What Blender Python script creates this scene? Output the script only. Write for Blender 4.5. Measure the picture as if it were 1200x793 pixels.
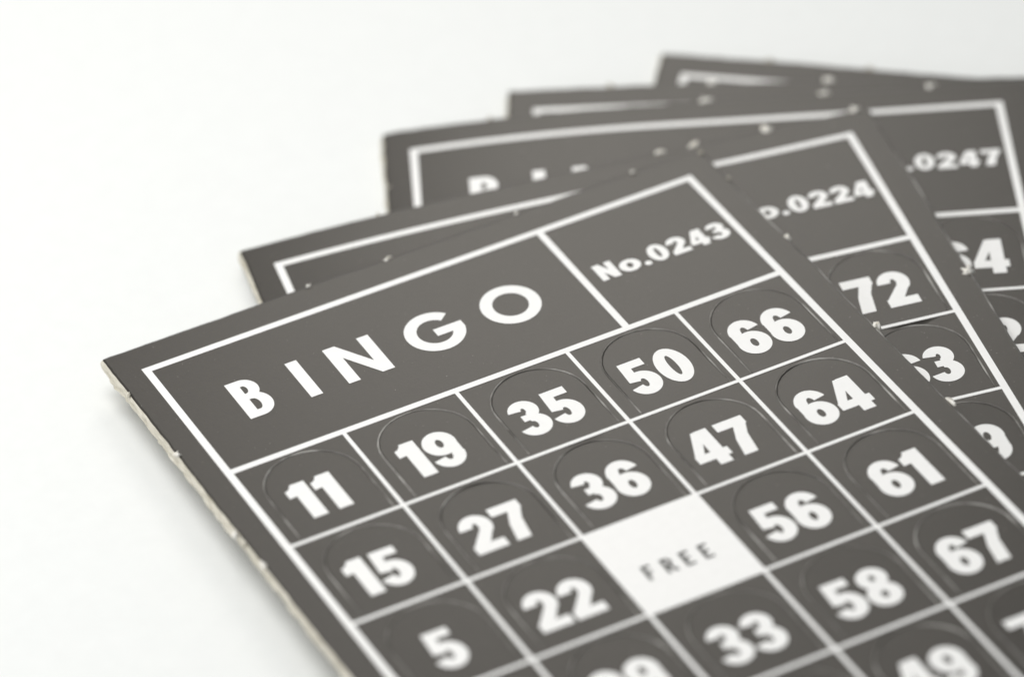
import bpy, math, random
from mathutils import Matrix, Vector, noise
from mathutils.geometry import delaunay_2d_cdt

for o in list(bpy.data.objects):
    bpy.data.objects.remove(o)
S = bpy.context.scene
COL = S.collection
U = 0.015            # one row of the bingo grid is 15 mm; all card drawings below are in rows
TABLE = -0.4235      # table top below the front card's face, in rows

# ---------------------------------------------------------------- camera
Rm = Matrix(((0.8812718, -0.4707842, -0.0414994), (-0.3181148, -0.5259558, -0.7887797), (0.3495182, 0.7083309, -0.6132734)))
cd = bpy.data.cameras.new('camera')
cam = bpy.data.objects.new('camera', cd)
COL.objects.link(cam)
rot = Rm.transposed() @ Matrix(((1, 0, 0), (0, -1, 0), (0, 0, -1)))
mw = rot.to_4x4()
mw.translation = Vector((-11.8395585, -28.8655754, 25.2908046 - TABLE)) * U
cam.matrix_world = mw
cd.sensor_width = 36
cd.lens = 36 * 6326.6 / 1200
cd.clip_start = 0.05
cd.clip_end = 50
cd.dof.use_dof = True
cd.dof.focus_distance = 40.88 * U
cd.dof.aperture_fstop = 11.5
cd.dof.aperture_blades = 0
S.camera = cam

# ---------------------------------------------------------------- light
w = bpy.data.worlds.new('World')
S.world = w
w.use_nodes = True
w.node_tree.nodes['Background'].inputs[0].default_value = (0.94, 0.975, 1.0, 1)
w.node_tree.nodes['Background'].inputs[1].default_value = 0.36


def area(name, loc, target, size, power, color, size_y=None):
    l = bpy.data.lights.new(name, 'AREA')
    l.energy = power
    l.color = color
    l.size = size
    if size_y:
        l.shape = 'RECTANGLE'
        l.size_y = size_y
    o = bpy.data.objects.new(name, l)
    COL.objects.link(o)
    o.location = loc
    o.rotation_euler = (Vector(target) - Vector(loc)).to_track_quat('-Z', 'Y').to_euler()
    return o


VIEW = Vector((0.3495182, 0.7083309, 0)).normalized()      # away from the camera, on the table
SIDE = Vector((VIEW.y, -VIEW.x, 0))                        # to the right in the picture
CEN = Vector((0.03, 0.0, 0.0))
area('window_light', CEN + VIEW * 0.40 + SIDE * 0.018 + Vector((0, 0, 0.285)), CEN + VIEW * 0.03, 0.18, 0.365, (1.0, 0.95, 0.87), 0.13)
area('ceiling_light', CEN + VIEW * 0.03 + SIDE * -0.115 + Vector((0, 0, 0.32)), CEN + VIEW * 0.02 + SIDE * -0.02, 0.24, 0.82, (1.0, 0.985, 0.96))
area('left_fill_light', CEN + VIEW * -0.22 + SIDE * -0.42 + Vector((0, 0, 0.10)), CEN + SIDE * -0.02, 0.40, 1.04, (1.0, 0.99, 0.975), 0.22)  # added fill lamp at left front, lifts the shadow beside the overhanging card

S.view_settings.view_transform = 'Standard'
S.view_settings.look = 'None'
S.view_settings.exposure = 0.0
S.view_settings.gamma = 1.0
S.cycles.max_bounces = 6
S.cycles.use_denoising = True

# ---------------------------------------------------------------- materials


def mat(name, color, rough=0.5, spec=0.5):
    m = bpy.data.materials.new(name)
    m.use_nodes = True
    b = m.node_tree.nodes['Principled BSDF']
    b.inputs['Base Color'].default_value = (*color, 1)
    b.inputs['Roughness'].default_value = rough
    b.inputs['Specular IOR Level'].default_value = spec
    return m, m.node_tree, b


def node(nt, kind, **kw):
    n = nt.nodes.new(kind)
    for k, v in kw.items():
        setattr(n, k, v)
    return n


def noise_tex(nt, scale, detail=3, rough=0.5, coord=None):
    n = node(nt, 'ShaderNodeTexNoise')
    n.inputs['Scale'].default_value = scale
    n.inputs['Detail'].default_value = detail
    n.inputs['Roughness'].default_value = rough
    if coord:
        nt.links.new(coord, n.inputs['Vector'])
    return n


def ramp(nt, src, stops):
    r = node(nt, 'ShaderNodeValToRGB')
    e = r.color_ramp.elements
    while len(e) < len(stops):
        e.new(0.5)
    for x, (p, c) in zip(e, stops):
        x.position = p
        x.color = (*c, 1) if len(c) == 3 else c
    nt.links.new(src, r.inputs[0])
    return r


def bump(nt, b, h, strength, dist):
    n = node(nt, 'ShaderNodeBump')
    n.inputs['Strength'].default_value = strength
    n.inputs['Distance'].default_value = dist
    nt.links.new(h, n.inputs['Height'])
    nt.links.new(n.outputs[0], b.inputs['Normal'])


def geo_coord(nt):
    return node(nt, 'ShaderNodeTexCoord').outputs['Object']


# black coated print on the card
M_ink, nt, b = mat('black_print', (0.06, 0.055, 0.048), 0.42, 0.5)
c = geo_coord(nt)
n1 = noise_tex(nt, 700, 5, 0.7, c)
n2 = noise_tex(nt, 2600, 2, 0.6, c)
r = ramp(nt, n1.outputs[0], [(0.35, (0.0205, 0.0165, 0.012)), (0.65, (0.0255, 0.021, 0.0155))])
dust = ramp(nt, n2.outputs[0], [(0.72, (0, 0, 0)), (0.76, (1, 1, 1))])
mx = node(nt, 'ShaderNodeMix', data_type='RGBA')
nt.links.new(dust.outputs[0], mx.inputs['Factor'])
nt.links.new(r.outputs[0], mx.inputs['A'])
mx.inputs['B'].default_value = (0.2, 0.19, 0.175, 1)
nt.links.new(mx.outputs['Result'], b.inputs['Base Color'])
rr = ramp(nt, n1.outputs[0], [(0.3, (0.34,) * 3), (0.7, (0.365,) * 3)])
nt.links.new(rr.outputs[0], b.inputs['Roughness'])
n3 = noise_tex(nt, 2600, 4, 0.7, c)
bump(nt, b, n3.outputs[0], 0.22, 0.00005)

# white areas of the print
M_white, nt, b = mat('white_print', (0.86, 0.855, 0.84), 0.45, 0.5)
c = geo_coord(nt)
n1 = noise_tex(nt, 900, 4, 0.6, c)
r = ramp(nt, n1.outputs[0], [(0.3, (0.875, 0.87, 0.855)), (0.6, (0.90, 0.895, 0.88))])
nt.links.new(r.outputs[0], b.inputs['Base Color'])
bump(nt, b, n1.outputs[0], 0.1, 0.00004)

M_grey_text, nt, b = mat('dark_text_print', (0.02, 0.019, 0.017), 0.45)

# raw grey-beige board at the cut edges
M_board, nt, b = mat('raw_board', (0.5, 0.47, 0.4), 0.9, 0.2)
c = geo_coord(nt)
mp = node(nt, 'ShaderNodeMapping')
mp.inputs['Scale'].default_value = (1, 1, 7)
nt.links.new(c, mp.inputs[0])
n1 = noise_tex(nt, 480, 5, 0.7, mp.outputs[0])
r = ramp(nt, n1.outputs[0], [(0.25, (0.28, 0.25, 0.18)), (0.42, (0.52, 0.49, 0.41)), (0.6, (0.64, 0.61, 0.53)), (0.8, (0.78, 0.76, 0.70))])
nt.links.new(r.outputs[0], b.inputs['Base Color'])
bump(nt, b, n1.outputs[0], 0.6, 0.0003)

# torn white paper fibres
M_torn, nt, b = mat('torn_paper', (0.8, 0.78, 0.73), 0.9, 0.2)
c = geo_coord(nt)
n1 = noise_tex(nt, 1400, 4, 0.7, c)
r = ramp(nt, n1.outputs[0], [(0.3, (0.62, 0.58, 0.49)), (0.55, (0.84, 0.82, 0.77))])
nt.links.new(r.outputs[0], b.inputs['Base Color'])

# die-cut line: cracked ink, its pale tones painting in the highlights on the rim
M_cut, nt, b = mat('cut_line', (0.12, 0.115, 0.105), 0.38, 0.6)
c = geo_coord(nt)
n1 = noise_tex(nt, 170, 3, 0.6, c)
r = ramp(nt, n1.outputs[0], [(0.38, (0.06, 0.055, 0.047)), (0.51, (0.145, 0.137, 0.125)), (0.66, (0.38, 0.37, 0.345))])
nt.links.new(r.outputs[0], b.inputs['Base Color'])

M_table, nt, b = mat('white_table', (0.86, 0.87, 0.865), 0.55, 0.3)
c = geo_coord(nt)
n1 = noise_tex(nt, 420, 4, 0.6, c)
r = ramp(nt, n1.outputs[0], [(0.3, (0.845, 0.859, 0.848)), (0.7, (0.865, 0.879, 0.868))])
nt.links.new(r.outputs[0], b.inputs['Base Color'])
bump(nt, b, n1.outputs[0], 0.1, 0.0001)

# ---------------------------------------------------------------- mesh helpers


def ccw(p):
    a = sum(p[i - 1][0] * p[i][1] - p[i][0] * p[i - 1][1] for i in range(len(p)))
    return p if a > 0 else p[::-1]


def fill(polys, holes=(), pts=()):
    """Union of flat polygons minus holes, triangulated; pts are extra inner points."""
    vs, fs, hole_ids = [], [], set()
    for k, p in enumerate([*polys, *holes]):
        p = ccw(list(p))
        if k >= len(polys):
            hole_ids.add(k)
        fs.append(list(range(len(vs), len(vs) + len(p))))
        vs += [Vector(q) for q in p]
    vs += [Vector(q) for q in pts]
    v, e, f, ov, oe, of = delaunay_2d_cdt(vs, [], fs, 1, 1e-5)
    tris = [tuple(t) for t, src in zip(f, of) if not (hole_ids & set(src)) and src]
    used = sorted({i for t in tris for i in t})
    idx = {i: k for k, i in enumerate(used)}
    return [(v[i].x, v[i].y) for i in used], [tuple(idx[i] for i in t) for t in tris]


def link_mesh(name, verts, faces, mats, parent=None, fmat=None, smooth=True):
    me = bpy.data.meshes.new(name)
    me.from_pydata([(x * U, y * U, z * U) for x, y, z in verts], [], faces)
    for m in (mats if isinstance(mats, list) else [mats]):
        me.materials.append(m)
    if fmat:
        me.polygons.foreach_set('material_index', fmat)
    if smooth:
        me.polygons.foreach_set('use_smooth', [True] * len(me.polygons))
    me.update()
    o = bpy.data.objects.new(name, me)
    COL.objects.link(o)
    if parent:
        o.parent = parent
    return o


# ---------------------------------------------------------------- lettering (height 100, width returned)


def arc(cx, cy, rx, ry, a0, a1, tx, ty, n=None):
    """Bent stroke as a row of quads: tx thick at the sides, ty at top and bottom."""
    n = n or max(4, int(abs(a1 - a0) / 9))
    out = []
    for i in range(n):
        q = []
        for a, k in ((a0 + (a1 - a0) * i / n, 0), (a0 + (a1 - a0) * (i + 1) / n, 0),
                     (a0 + (a1 - a0) * (i + 1) / n, 1), (a0 + (a1 - a0) * i / n, 1)):
            t = math.radians(a)
            q.append((cx + (rx - k * tx) * math.cos(t), cy + (ry - k * ty) * math.sin(t)))
        out.append(q)
    return out


def box(x0, y0, x1, y1):
    return [(x0, y0), (x1, y0), (x1, y1), (x0, y1)]


def ring(cx, cy, rx, ry, tx, ty):
    return arc(cx, cy, rx, ry, 0, 360, tx, ty, 36)


DIG = {
    '0': (60, ring(30, 50, 31, 51.5, 24, 21)),
    '1': (42, [[(16, 101), (42, 101), (42, -1), (14, -1), (14, 101)], [(0, 66), (16, 68), (16, 100), (8, 90), (0, 87)]]),
    '2': (59, arc(29, 69, 30, 32.5, 180, -42, 25, 22)
          + [[(51, 49), (33.5, 62), (0, 19), (0, 0), (28, 12)], box(0, -1, 59, 22)]),
    '3': (58, arc(27, 73, 28, 28.5, 172, -90, 24, 21) + arc(28, 29.5, 31, 31, 100, -168, 25, 21) + [box(15, 44, 30, 61)]),
    '4': (63, [box(31, -1, 56, 101), box(-1, 17, 64, 38), [(25, 100), (40, 100), (36, 76), (19, 36), (0, 36)]]),
    '5': (59, [box(7, 80, 54, 100), [(7, 98), (27, 98), (25, 52), (4, 44)], [(4, 44), (25, 40), (27, 62)]]
          + arc(29, 33, 31, 34.5, 128, -166, 25, 22)),
    '6': (61, ring(31, 32, 31, 33.5, 24.5, 21.5) + arc(31, 66, 31, 35.5, 12, 180, 24, 21) + [box(1, 32, 23, 68)]),
    '7': (57, [box(-1, 78, 57, 101), [(31, 82), (56, 81), (44, 52), (36, 0), (9, 0), (17, 45)]]),
    '8': (60, ring(30, 74, 28, 27.5, 22.5, 19.5) + ring(30, 29, 31, 30.5, 24.5, 21)),
    '.': (22, arc(11, 12, 13, 13, 0, 360, 13, 12.9, 16)),
    'N': (66, [box(0, 0, 23, 100), box(43, 0, 66, 100), [(0, 100), (24, 100), (66, 0), (42, 0)]]),
    'o': (68, ring(34, 36, 34, 36.5, 24, 21)),
    '-': (0, []),
}
DIG['9'] = (61, [[(61 - x, 100 - y) for x, y in p] for p in DIG['6'][1]])
TITLE = {
    'B': (54, [box(0, 0, 20, 100), box(8, 83, 24, 100), box(8, 47, 26, 63), box(8, 0, 27, 17)]
          + arc(23, 73.5, 25, 26.5, 90, -90, 19, 16.5) + arc(25, 31.5, 28, 31.5, 90, -90, 20, 16.5)),
    'I': (21, [box(0, 0, 21, 100)]),
    'N': (83, [box(0, 0, 21, 100), box(62, 0, 83, 100), [(0, 100), (22, 100), (83, 0), (61, 0)]]),
    'G': (100, arc(51, 50, 51, 51.5, 42, 352, 21, 20.5) + [box(50, 37, 101, 56)]),
    'O': (102, ring(51, 50, 51, 51.5, 21, 20.5)),
}
THIN = {
    'F': (46, [box(0, 0, 17, 100), box(0, 85, 45, 100), box(0, 44, 39, 59)]),
    'R': (52, [box(0, 0, 17, 100), box(6, 85, 26, 100), box(6, 41, 26, 56), [(20, 46), (36, 46), (56, 0), (38, 0)]]
          + arc(24, 70.5, 25, 29.5, 90, -90, 16, 15)),
    'E': (46, [box(0, 0, 17, 100), box(0, 85, 45, 100), box(0, 44, 39, 59), box(0, 0, 45, 15)]),
}


def place(polys, x, y, sx, sy):
    return [[(x + px * sx, y + py * sy) for px, py in p] for p in polys]


def number_polys(txt, cx, y, h, kx=1.0, gap=7):
    s = h / 100
    wtot = sum(DIG[ch][0] for ch in txt) + gap * (len(txt) - 1)
    x = cx - wtot * s * kx / 2
    out = []
    for ch in txt:
        out += place(DIG[ch][1], x, y, s * kx, s)
        x += (DIG[ch][0] + gap) * s * kx
    return out


# ---------------------------------------------------------------- the card
CW, HH, DV = 0.9505, 1.4383, 3.392           # column width, header height, header divider
L, Rr, T, B = -0.235, 5.02, 1.742, -5.3      # card edges
XS = [i * CW for i in range(6)]


def arch(c, r, grow=0.0, bot=0.998):
    """Outline of the die-cut tab in column c, row r (open at the bottom)."""
    x0, x1 = XS[c] + 0.125 - grow, XS[c] + 0.885 + grow
    mid, rad, top = (x0 + x1) / 2, (x1 - x0) / 2, -r - 0.055 + grow
    cy = top - 0.375 - grow * 0.3
    p = [(x1, -r - bot), (x1, cy - 0.28), (x1, cy - 0.1)]
    for i in range(17):
        a = math.pi * i / 16
        p.append((mid + rad * math.cos(a), cy + (top - cy) * math.sin(a)))
    p += [(x0, cy - 0.1), (x0, cy - 0.28), (x0, -r - bot)]
    return p


def outline(rng):
    """Edge of the card, a little uneven as die-cut board is."""
    cr = [0.018, rng.uniform(0.05, 0.075), 0.03, 0.04]
    pts = []

    def corner(cx, cy, r, a0):
        for i in range(4):
            a = math.radians(a0 + 90 * i / 3)
            pts.append((cx + r * math.cos(a), cy + r * math.sin(a)))

    def run(p, q):
        n = int(math.hypot(q[0] - p[0], q[1] - p[1]) / 0.045)
        nx, ny = (q[1] - p[1]), -(q[0] - p[0])
        d = math.hypot(nx, ny)
        ph = rng.uniform(0, 99)
        for i in range(1, n):
            t = i / n
            s = t * d
            j = 0.010 * noise.noise(Vector((s * 1.1, ph, 0))) + 0.0075 * noise.noise(Vector((s * 9, ph, 5)))
            j -= 0.02 * max(0, noise.noise(Vector((s * 3.1, ph, 9))) - 0.42)
            pts.append((p[0] + (q[0] - p[0]) * t + nx / d * j, p[1] + (q[1] - p[1]) * t + ny / d * j))

    a, b_, c_, d_ = cr
    corner(L + a, T - a, a, 90)
    run((L, T - a), (L, B + d_))
    corner(L + d_, B + d_, d_, 180)
    run((L + d_, B), (Rr - c_, B))
    corner(Rr - c_, B + c_, c_, 270)
    run((Rr, B + c_), (Rr, T - b_))
    corner(Rr - b_, T - b_, b_, 0)
    run((Rr - b_, T), (L + a, T))
    return pts


def inset(pts, d):
    n, out = len(pts), []
    for i in range(n):
        p, q = Vector(pts[i - 1]), Vector(pts[(i + 1) % n])
        t = (q - p)
        t = t.normalized() if t.length > 1e-9 else Vector((1, 0))
        out.append((pts[i][0] - t.y * d, pts[i][1] + t.x * d))      # outline is CCW: inside is on the left
    return out


def walls(loop, levels, zf, rng, fuzz, inward=1):
    """Side wall below a loop, fibrous between its levels."""
    n, vs, fs = len(loop), [], []
    ph = rng.uniform(0, 50)
    for li, z in enumerate(levels):
        for i, (x, y) in enumerate(loop):
            p, q = Vector(loop[i - 1]), Vector(loop[(i + 1) % n])
            t = (q - p).normalized()
            k = 0 if li in (0,) else (fuzz if x < L + 0.04 else 0.25 * fuzz) * (0.55 + 1.1 * noise.noise(Vector((x * 7 + ph, y * 7, z * 30)))
                                             + 1.0 * noise.noise(Vector((x * 21, y * 21 + ph, z * 70))))
            if x < L + 0.04:
                k += 0.012 * li / (len(levels) - 1)
            vs.append((x + t.y * k, y - t.x * k, zf(x, y) + z))
    m = len(levels)
    for li in range(m - 1):
        for i in range(n):
            j = (i + 1) % n
            fs.append((li * n + i, (li + 1) * n + i, (li + 1) * n + j, li * n + j))
    return vs, fs


def lump(rng, cx, cy, cz, sx, sy, sz, out=(0, 0)):
    """Small ragged scrap of torn paper."""
    vs, fs = [], []
    n, m = 9, 5
    ph = rng.uniform(0, 99)
    for i in range(m + 1):
        for j in range(n):
            a, b_ = math.pi * i / m, 2 * math.pi * j / n
            d = Vector((math.sin(a) * math.cos(b_), math.sin(a) * math.sin(b_), math.cos(a)))
            k = 1 + 1.3 * noise.noise(d * 3.1 + Vector((ph, 0, 0)))
            vs.append((cx + d.x * sx * k, cy + d.y * sy * k, cz + d.z * sz * k))
    for i in range(m):
        for j in range(n):
            fs.append((i * n + j, (i + 1) * n + j, (i + 1) * n + (j + 1) % n, i * n + (j + 1) % n))
    return vs, fs


def make_card(label, loc, rows, serial, bend, thick, numbers, nibs, seed, rotm=None):
    rng = random.Random(seed)
    root = bpy.data.objects.new('bingo_card', None)
    COL.objects.link(root)
    root.empty_display_size = 0.01
    mat4 = (rotm or Matrix.Identity(3)).to_4x4()
    mat4.translation = Vector((loc[0], loc[1], loc[2] - TABLE)) * U
    root.matrix_world = mat4
    root['label'] = label
    root['category'] = 'bingo card'
    root['group'] = 'bingo cards fanned out on the table'
    b1, b2 = bend

    def zf(x, y):
        return -b1 * max(0.0, 2.0 - x) ** 2 - b2 * max(0.0, x - 3.5) ** 2 + 0.003 * noise.noise(Vector((x * 0.3, y * 0.3, seed * 3.7)))

    def sheet(name, polys, material, lift, parent, holes=(), pts=()):
        v, f = fill(polys, holes, pts)
        return link_mesh(name, [(x, y, zf(x, y) + lift) for x, y in v], f, material, parent)

    grid = [(L + 0.12 + i * 0.28, B + 0.1 + j * 0.28) for i in range(19) for j in range(25)]
    grid = [(x + rng.uniform(-.02, .02), y + rng.uniform(-.02, .02)) for x, y in grid if x < Rr - 0.06 and y < T - 0.06]

    # --- body: face with rolled edges and the tab openings, fibrous sides, back
    out0 = ccw(outline(rng))
    out1 = inset(out0, 0.016)
    openings = [arch(c, r, 0.0015) for r in range(5) for c in range(5) if (r, c) != (2, 2)]
    v, f = fill([out1], openings, grid)
    vs = [(x, y, zf(x, y)) for x, y in v]
    fs, fm = list(f), [0] * len(f)
    k = len(vs)
    n = len(out0)
    for (x, y) in out1:
        vs.append((x, y, zf(x, y)))
    for (x, y) in out0:
        vs.append((x, y, zf(x, y) - 0.006))
    for i in range(n):
        j = (i + 1) % n
        fs.append((k + i, k + n + i, k + n + j, k + j))
        fm.append(2 if out0[i][0] > Rr - 0.03 else 0)       # cracked ink, painted pale as the highlight along the right edge
    lv = [-0.006, -0.019] + [-0.019 - (thick - 0.019) * q for q in (0.25, 0.5, 0.75, 1)]
    wv, wf = walls(out0, lv, zf, rng, 0.013)
    k = len(vs)
    vs += wv
    fs += [tuple(i + k for i in q) for q in wf]
    fm += [1] * len(wf)
    for op in openings:                                     # dark walls of the cuts
        op = ccw(op)
        k, m = len(vs), len(op)
        for z in (0, -0.03):
            vs += [(x, y, zf(x, y) + z) for x, y in op]
        for i in range(m - 1):
            fs.append((k + i, k + i + 1, k + m + i + 1, k + m + i))
            fm.append(1)
    k = len(vs)
    bv, bf = fill([out0], (), grid)
    vs += [(x, y, zf(x, y) - thick) for x, y in bv]
    fs += [tuple(i + k for i in reversed(t)) for t in bf]
    fm += [1] * len(bf)
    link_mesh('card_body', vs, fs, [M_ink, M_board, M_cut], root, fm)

    # --- printed frame and grid, one sheet of ink just above the face
    lift = 0.0026
    bw, hw, tw = 0.030, 0.028, 0.0165
    polys = [box(-bw, HH - bw, XS[5] + bw, HH + bw), box(-bw, -5 - bw, XS[5] + bw, -5 + bw),
             box(-bw, -5, bw, HH), box(XS[5] - bw, -5, XS[5] + bw, HH),
             box(0, -hw, XS[5], hw), box(DV - 0.029, 0, DV + 0.029, HH)]
    polys += [box(XS[i] - tw, -5, XS[i] + tw, 0) for i in range(1, 5)]
    polys += [box(0, -i - tw, XS[5], -i + tw) for i in range(1, 5)]
    def cut(p):
        (x0, y0), (x1, y1) = p[0], p[2]
        nx, ny = max(1, round((x1 - x0) / 0.17)), max(1, round((y1 - y0) / 0.17))
        ex, ey = [x0 + (x1 - x0) * i / nx for i in range(nx + 1)], [y0 + (y1 - y0) * i / ny for i in range(ny + 1)]
        return [box(ex[i], ey[j], ex[i + 1], ey[j + 1]) for i in range(nx) for j in range(ny)]

    polys = [q for p in polys for q in cut(p)]
    sheet('printed_grid', polys, M_white, lift, root)
    xs = [XS[2] + tw + i * (CW - 2 * tw) / 5 for i in range(6)]
    ys = [-3 + tw + i * (1 - 2 * tw) / 5 for i in range(6)]
    o = sheet('free_space', [box(xs[i], ys[j], xs[i + 1], ys[j + 1]) for i in range(5) for j in range(5)], M_white, lift, root)
    o['label'] = 'white square printed with the word FREE'
    t, x = [], XS[2] + 0.19
    for ch in 'FREE':
        t += place(THIN[ch][1], x, -2.680, 0.00165, 0.00165)
        x += 0.156
    sheet('printed_word', t, M_grey_text, lift + 0.002, o)

    # --- header lettering
    t = []
    for ch, x in zip('BINGO', (0.425, 0.935, 1.255, 1.868, 2.525)):
        t += place(TITLE[ch][1], x, 0.49, 0.0047, 0.0047)
    sheet('title_lettering', t, M_white, lift, root)
    t, x = [], 3.522
    for i, ch in enumerate('No.' + serial):
        wch = {'N': 0.162, 'o': 0.176, '.': 0.050}.get(ch, 0.155)
        g = DIG[ch]
        if ch != '-':
            t += place(g[1], x, 0.61, wch / g[0], 0.0021)
        x += wch + 0.024
    sheet('serial_number', t, M_white, lift, root)

    # --- push-out tabs
    for r in range(5):
        for c in range(5):
            a = ccw(arch(c, r, -0.0015))
            if (r, c) == (2, 2):
                continue
            dz0 = rng.uniform(-0.0005, 0.0025)
            tilt = rng.uniform(-0.002, 0.006)
            roll = rng.uniform(-0.008, 0.008)
            cx_ = XS[c] + 0.505

            def tz(x, y, r=r, cx_=cx_, dz0=dz0, tilt=tilt, roll=roll):
                h = min(1, max(0, (y + r + 0.955) / 0.9))
                return zf(x, y) + (dz0 + tilt * h + roll * (x - cx_)) * h

            ins = inset(a, 0.012)
            tv, tf = fill([ins], (), [(cx_ + i * 0.2, -r - 0.3 - j * 0.2) for i in (-1, 0, 1) for j in range(4)])
            vs = [(x, y, tz(x, y)) for x, y in tv]
            fs = list(tf)
            k, n = len(vs), len(a)
            for q, z in ((ins, 0), (a, -0.003), (a, -0.03)):
                vs += [(x, y, tz(x, y) + z) for x, y in q]
            fm = [0] * len(fs)
            for lvl in (0, 1):
                for i in range(n):
                    j = (i + 1) % n
                    fs.append((k + lvl * n + i, k + (lvl + 1) * n + i, k + (lvl + 1) * n + j, k + lvl * n + j))
                    fm.append(lvl)
            tab = link_mesh('number_tab', vs, fs, [M_ink, M_board, M_cut], root, fm)
            # raised, cracked rim where the die pressed the sheet
            p = arch(c, r, 0.0, 0.955)
            vs, fs = [], []
            ph = rng.uniform(0, 99)
            strength = rng.uniform(0.35, 1.25)
            for i, (x, y) in enumerate(p):
                q0, q1 = Vector(p[max(0, i - 1)]), Vector(p[min(len(p) - 1, i + 1)])
                tt = (q1 - q0).normalized()
                e = min(1, (y + r + 0.955) / 0.25 + 0.15)
                hgt = 0.0065 * e * strength * (1 + 0.6 * noise.noise(Vector((x * 3, y * 3, ph))))
                wd = 0.0085 * (1 + 0.35 * noise.noise(Vector((x * 5, y * 5, ph + 9))))
                for s, hh in ((-1, -0.003), (-0.55, 0.75), (0, 1), (0.55, 0.75), (1, -0.003)):
                    vs.append((x + tt.y * wd * s, y - tt.x * wd * s, zf(x, y) + (hgt * hh if hh > 0 else hh)))
            for i in range(len(p) - 1):
                for s in range(4):
                    fs.append((i * 5 + s, i * 5 + s + 1, i * 5 + 6 + s, i * 5 + 5 + s))
            link_mesh('cut_rim', vs, fs, M_cut, tab)
            polys = number_polys(str(numbers[r][c]), XS[c] + (0.453 if str(numbers[r][c])[0] == '1' else 0.475), -r - 0.793, 0.425)
            nm, mt = 'printed_number', M_white
            nv, nf = fill(polys)
            link_mesh(nm, [(x, y, tz(x, y) + lift) for x, y in nv], nf, mt, tab)

    # --- torn nibs left on the edges by the die
    for (x, y, sx, sy, dark) in nibs:
        v, f = lump(rng, x, y, zf(x, y) - 0.008, sx, sy, 0.020 + 0.2 * min(sx, sy))
        o = link_mesh('torn_nib', v, f, M_board if dark else M_torn, root)
    return root


def fan_matrix(theta, tx, ty):
    v = Vector((tx, ty, 0))
    return (Matrix.Rotation(v.length, 3, v.normalized()) if v.length else Matrix.Identity(3)) @ Matrix.Rotation(-theta, 3, 'Z')


# ---------------------------------------------------------------- the table
tv = 3.0
H0 = Vector((1.4, -2.1, 0)) * U                 # a point and the direction of the edge the fan rests on
HD = Vector((0.6, 0.8, 0))
tilt_m = Matrix.Translation(H0) @ Matrix.Rotation(math.radians(1.9), 4, HD) @ Matrix.Translation(-H0)
me = bpy.data.meshes.new('table_top')
me.from_pydata([tuple(tilt_m @ Vector(v)) for v in
                [(-tv, -tv, 0), (tv, -tv, 0), (tv, tv, 0), (-tv, tv, 0),
                 (-tv, -tv, -0.03), (tv, -tv, -0.03), (tv, tv, -0.03), (-tv, tv, -0.03)]], [],
               [(0, 1, 2, 3), (7, 6, 5, 4), (0, 4, 5, 1), (1, 5, 6, 2), (2, 6, 7, 3), (3, 7, 4, 0)])
me.materials.append(M_table)
table = bpy.data.objects.new('table_top', me)
COL.objects.link(table)
table['kind'] = 'structure'

# ---------------------------------------------------------------- the five cards, front to back
top_nibs = [(1.53, T, .022, .016, 0), (2.22, T, .034, .022, 0), (3.36, T, .018, .014, 0), (4.41, T, .022, .016, 0)]
make_card('front bingo card No.0243 on top of the fan with title BINGO fully readable', (0, 0, 0), 5, '0243', (0, 0), 0.084,
          [[11, 19, 35, 50, 66], [15, 27, 36, 47, 64], [5, 22, 0, 56, 61], [8, 29, 33, 58, 67], [2, 24, 41, 49, 73]],
          top_nibs + [(5.0, 1.69, .020, .018, 1), (5.025, 0.36, .018, .028, 0), (5.035, -0.95, .022, .045, 0),
                      (5.035, -2.04, .022, .05, 0), (5.02, 1.28, .014, .02, 1), (L - .01, 1.23, .016, .02, 1), (L + .002, 0.40, .028, .032, 0),
                      (L - .03, -0.66, .024, .03, 0), (L - .025, -0.80, .018, .02, 1), (L, -1.09, .022, .03, 0)], 1)
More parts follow.
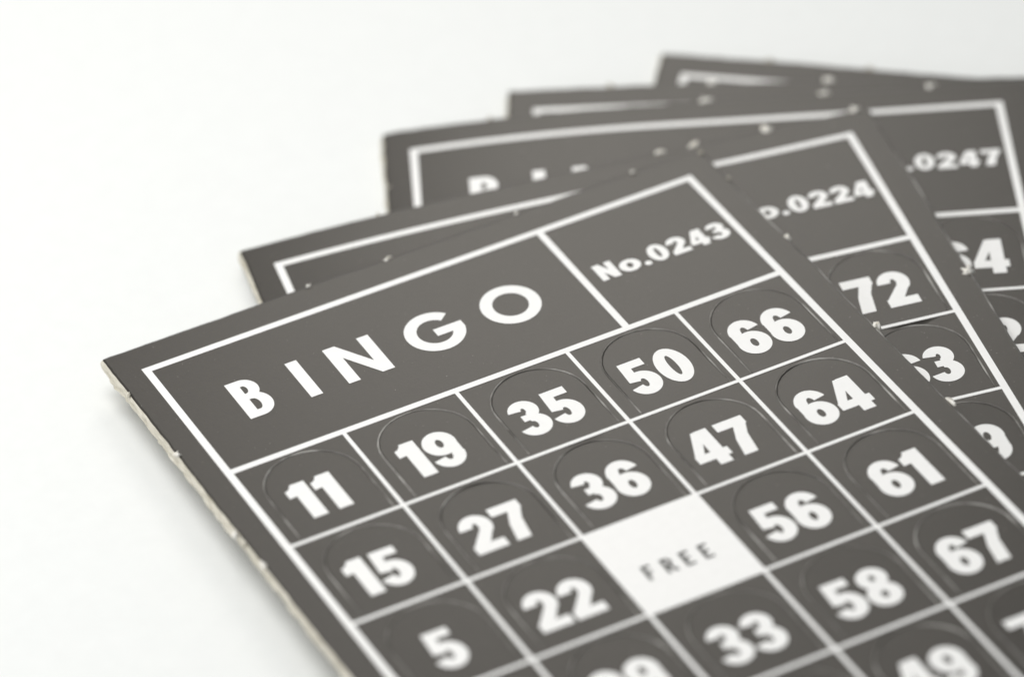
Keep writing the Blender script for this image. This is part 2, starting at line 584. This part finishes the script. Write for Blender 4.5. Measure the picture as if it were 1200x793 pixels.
make_card('second bingo card No.0224, directly under the front card, 72 and 63 showing', (1.2489, 0.8756, -0.0763), 5, '0224',
          (0.0172, -0.0067), 0.071,
          [[3, 21, 40, 55, 72], [14, 18, 32, 46, 63], [9, 30, 0, 59, 69], [1, 25, 44, 51, 70], [12, 16, 38, 60, 75]],
          [(3.26, T + .01, .04, .03, 0), (3.53, T, .045, .026, 0), (4.16, T, .05, .03, 0), (4.90, T, .05, .03, 0), (0.9, T, .014, .012, 1),
           (5.0, -0.57, .05, .045, 0), (5.03, -1.84, .04, .05, 0)], 2, fan_matrix(0.1944, .0037, .0023))
make_card('middle bingo card No.0247, third from the front of the fan, 64 showing', (2.5951, 1.9134, -0.1494), 5, '0247',
          (0.0265, -0.0039), 0.071,
          [[7, 23, 31, 48, 64], [13, 17, 45, 52, 72], [4, 26, 0, 57, 68], [10, 28, 37, 53, 62], [6, 20, 42, 54, 74]],
          [(0.64, T, .02, .02, 1), (2.40, T, .055, .026, 0), (3.36, T, .045, .026, 0), (4.23, T, .055, .03, 0), (0.02 + L, 1.0, .014, .02, 1)],
          3, fan_matrix(0.4315, .0057, .0065))
make_card('fourth bingo card, only its top strip showing between the middle and rearmost cards', (3.6334, 1.9768, -0.2505), 5, '----',
          (0.0079, -0.0005), 0.071,
          [[2, 19, 34, 47, 65], [11, 29, 43, 60, 71], [5, 22, 0, 49, 66], [15, 27, 36, 58, 61], [9, 24, 39, 50, 70]],
          [(0.6, T, .04, .02, 1), (1.44, T, .05, .026, 0), (2.39, T, .055, .028, 0)], 4, fan_matrix(0.5083, .0043, .0040))
make_card('rearmost bingo card, lowest of the fan, its top edge farthest from the viewer', (4.7428, 2.0196, -0.3503), 5, '----',
          (0.0026, 0.0), 0.071,
          [[8, 16, 33, 55, 73], [1, 21, 41, 46, 69], [14, 30, 0, 52, 62], [3, 18, 38, 56, 75], [12, 25, 44, 48, 67]],
          [(0.65, T, .04, .02, 1), (1.5, T, .03, .016, 1)], 5, fan_matrix(0.6895, .0024, .0009))
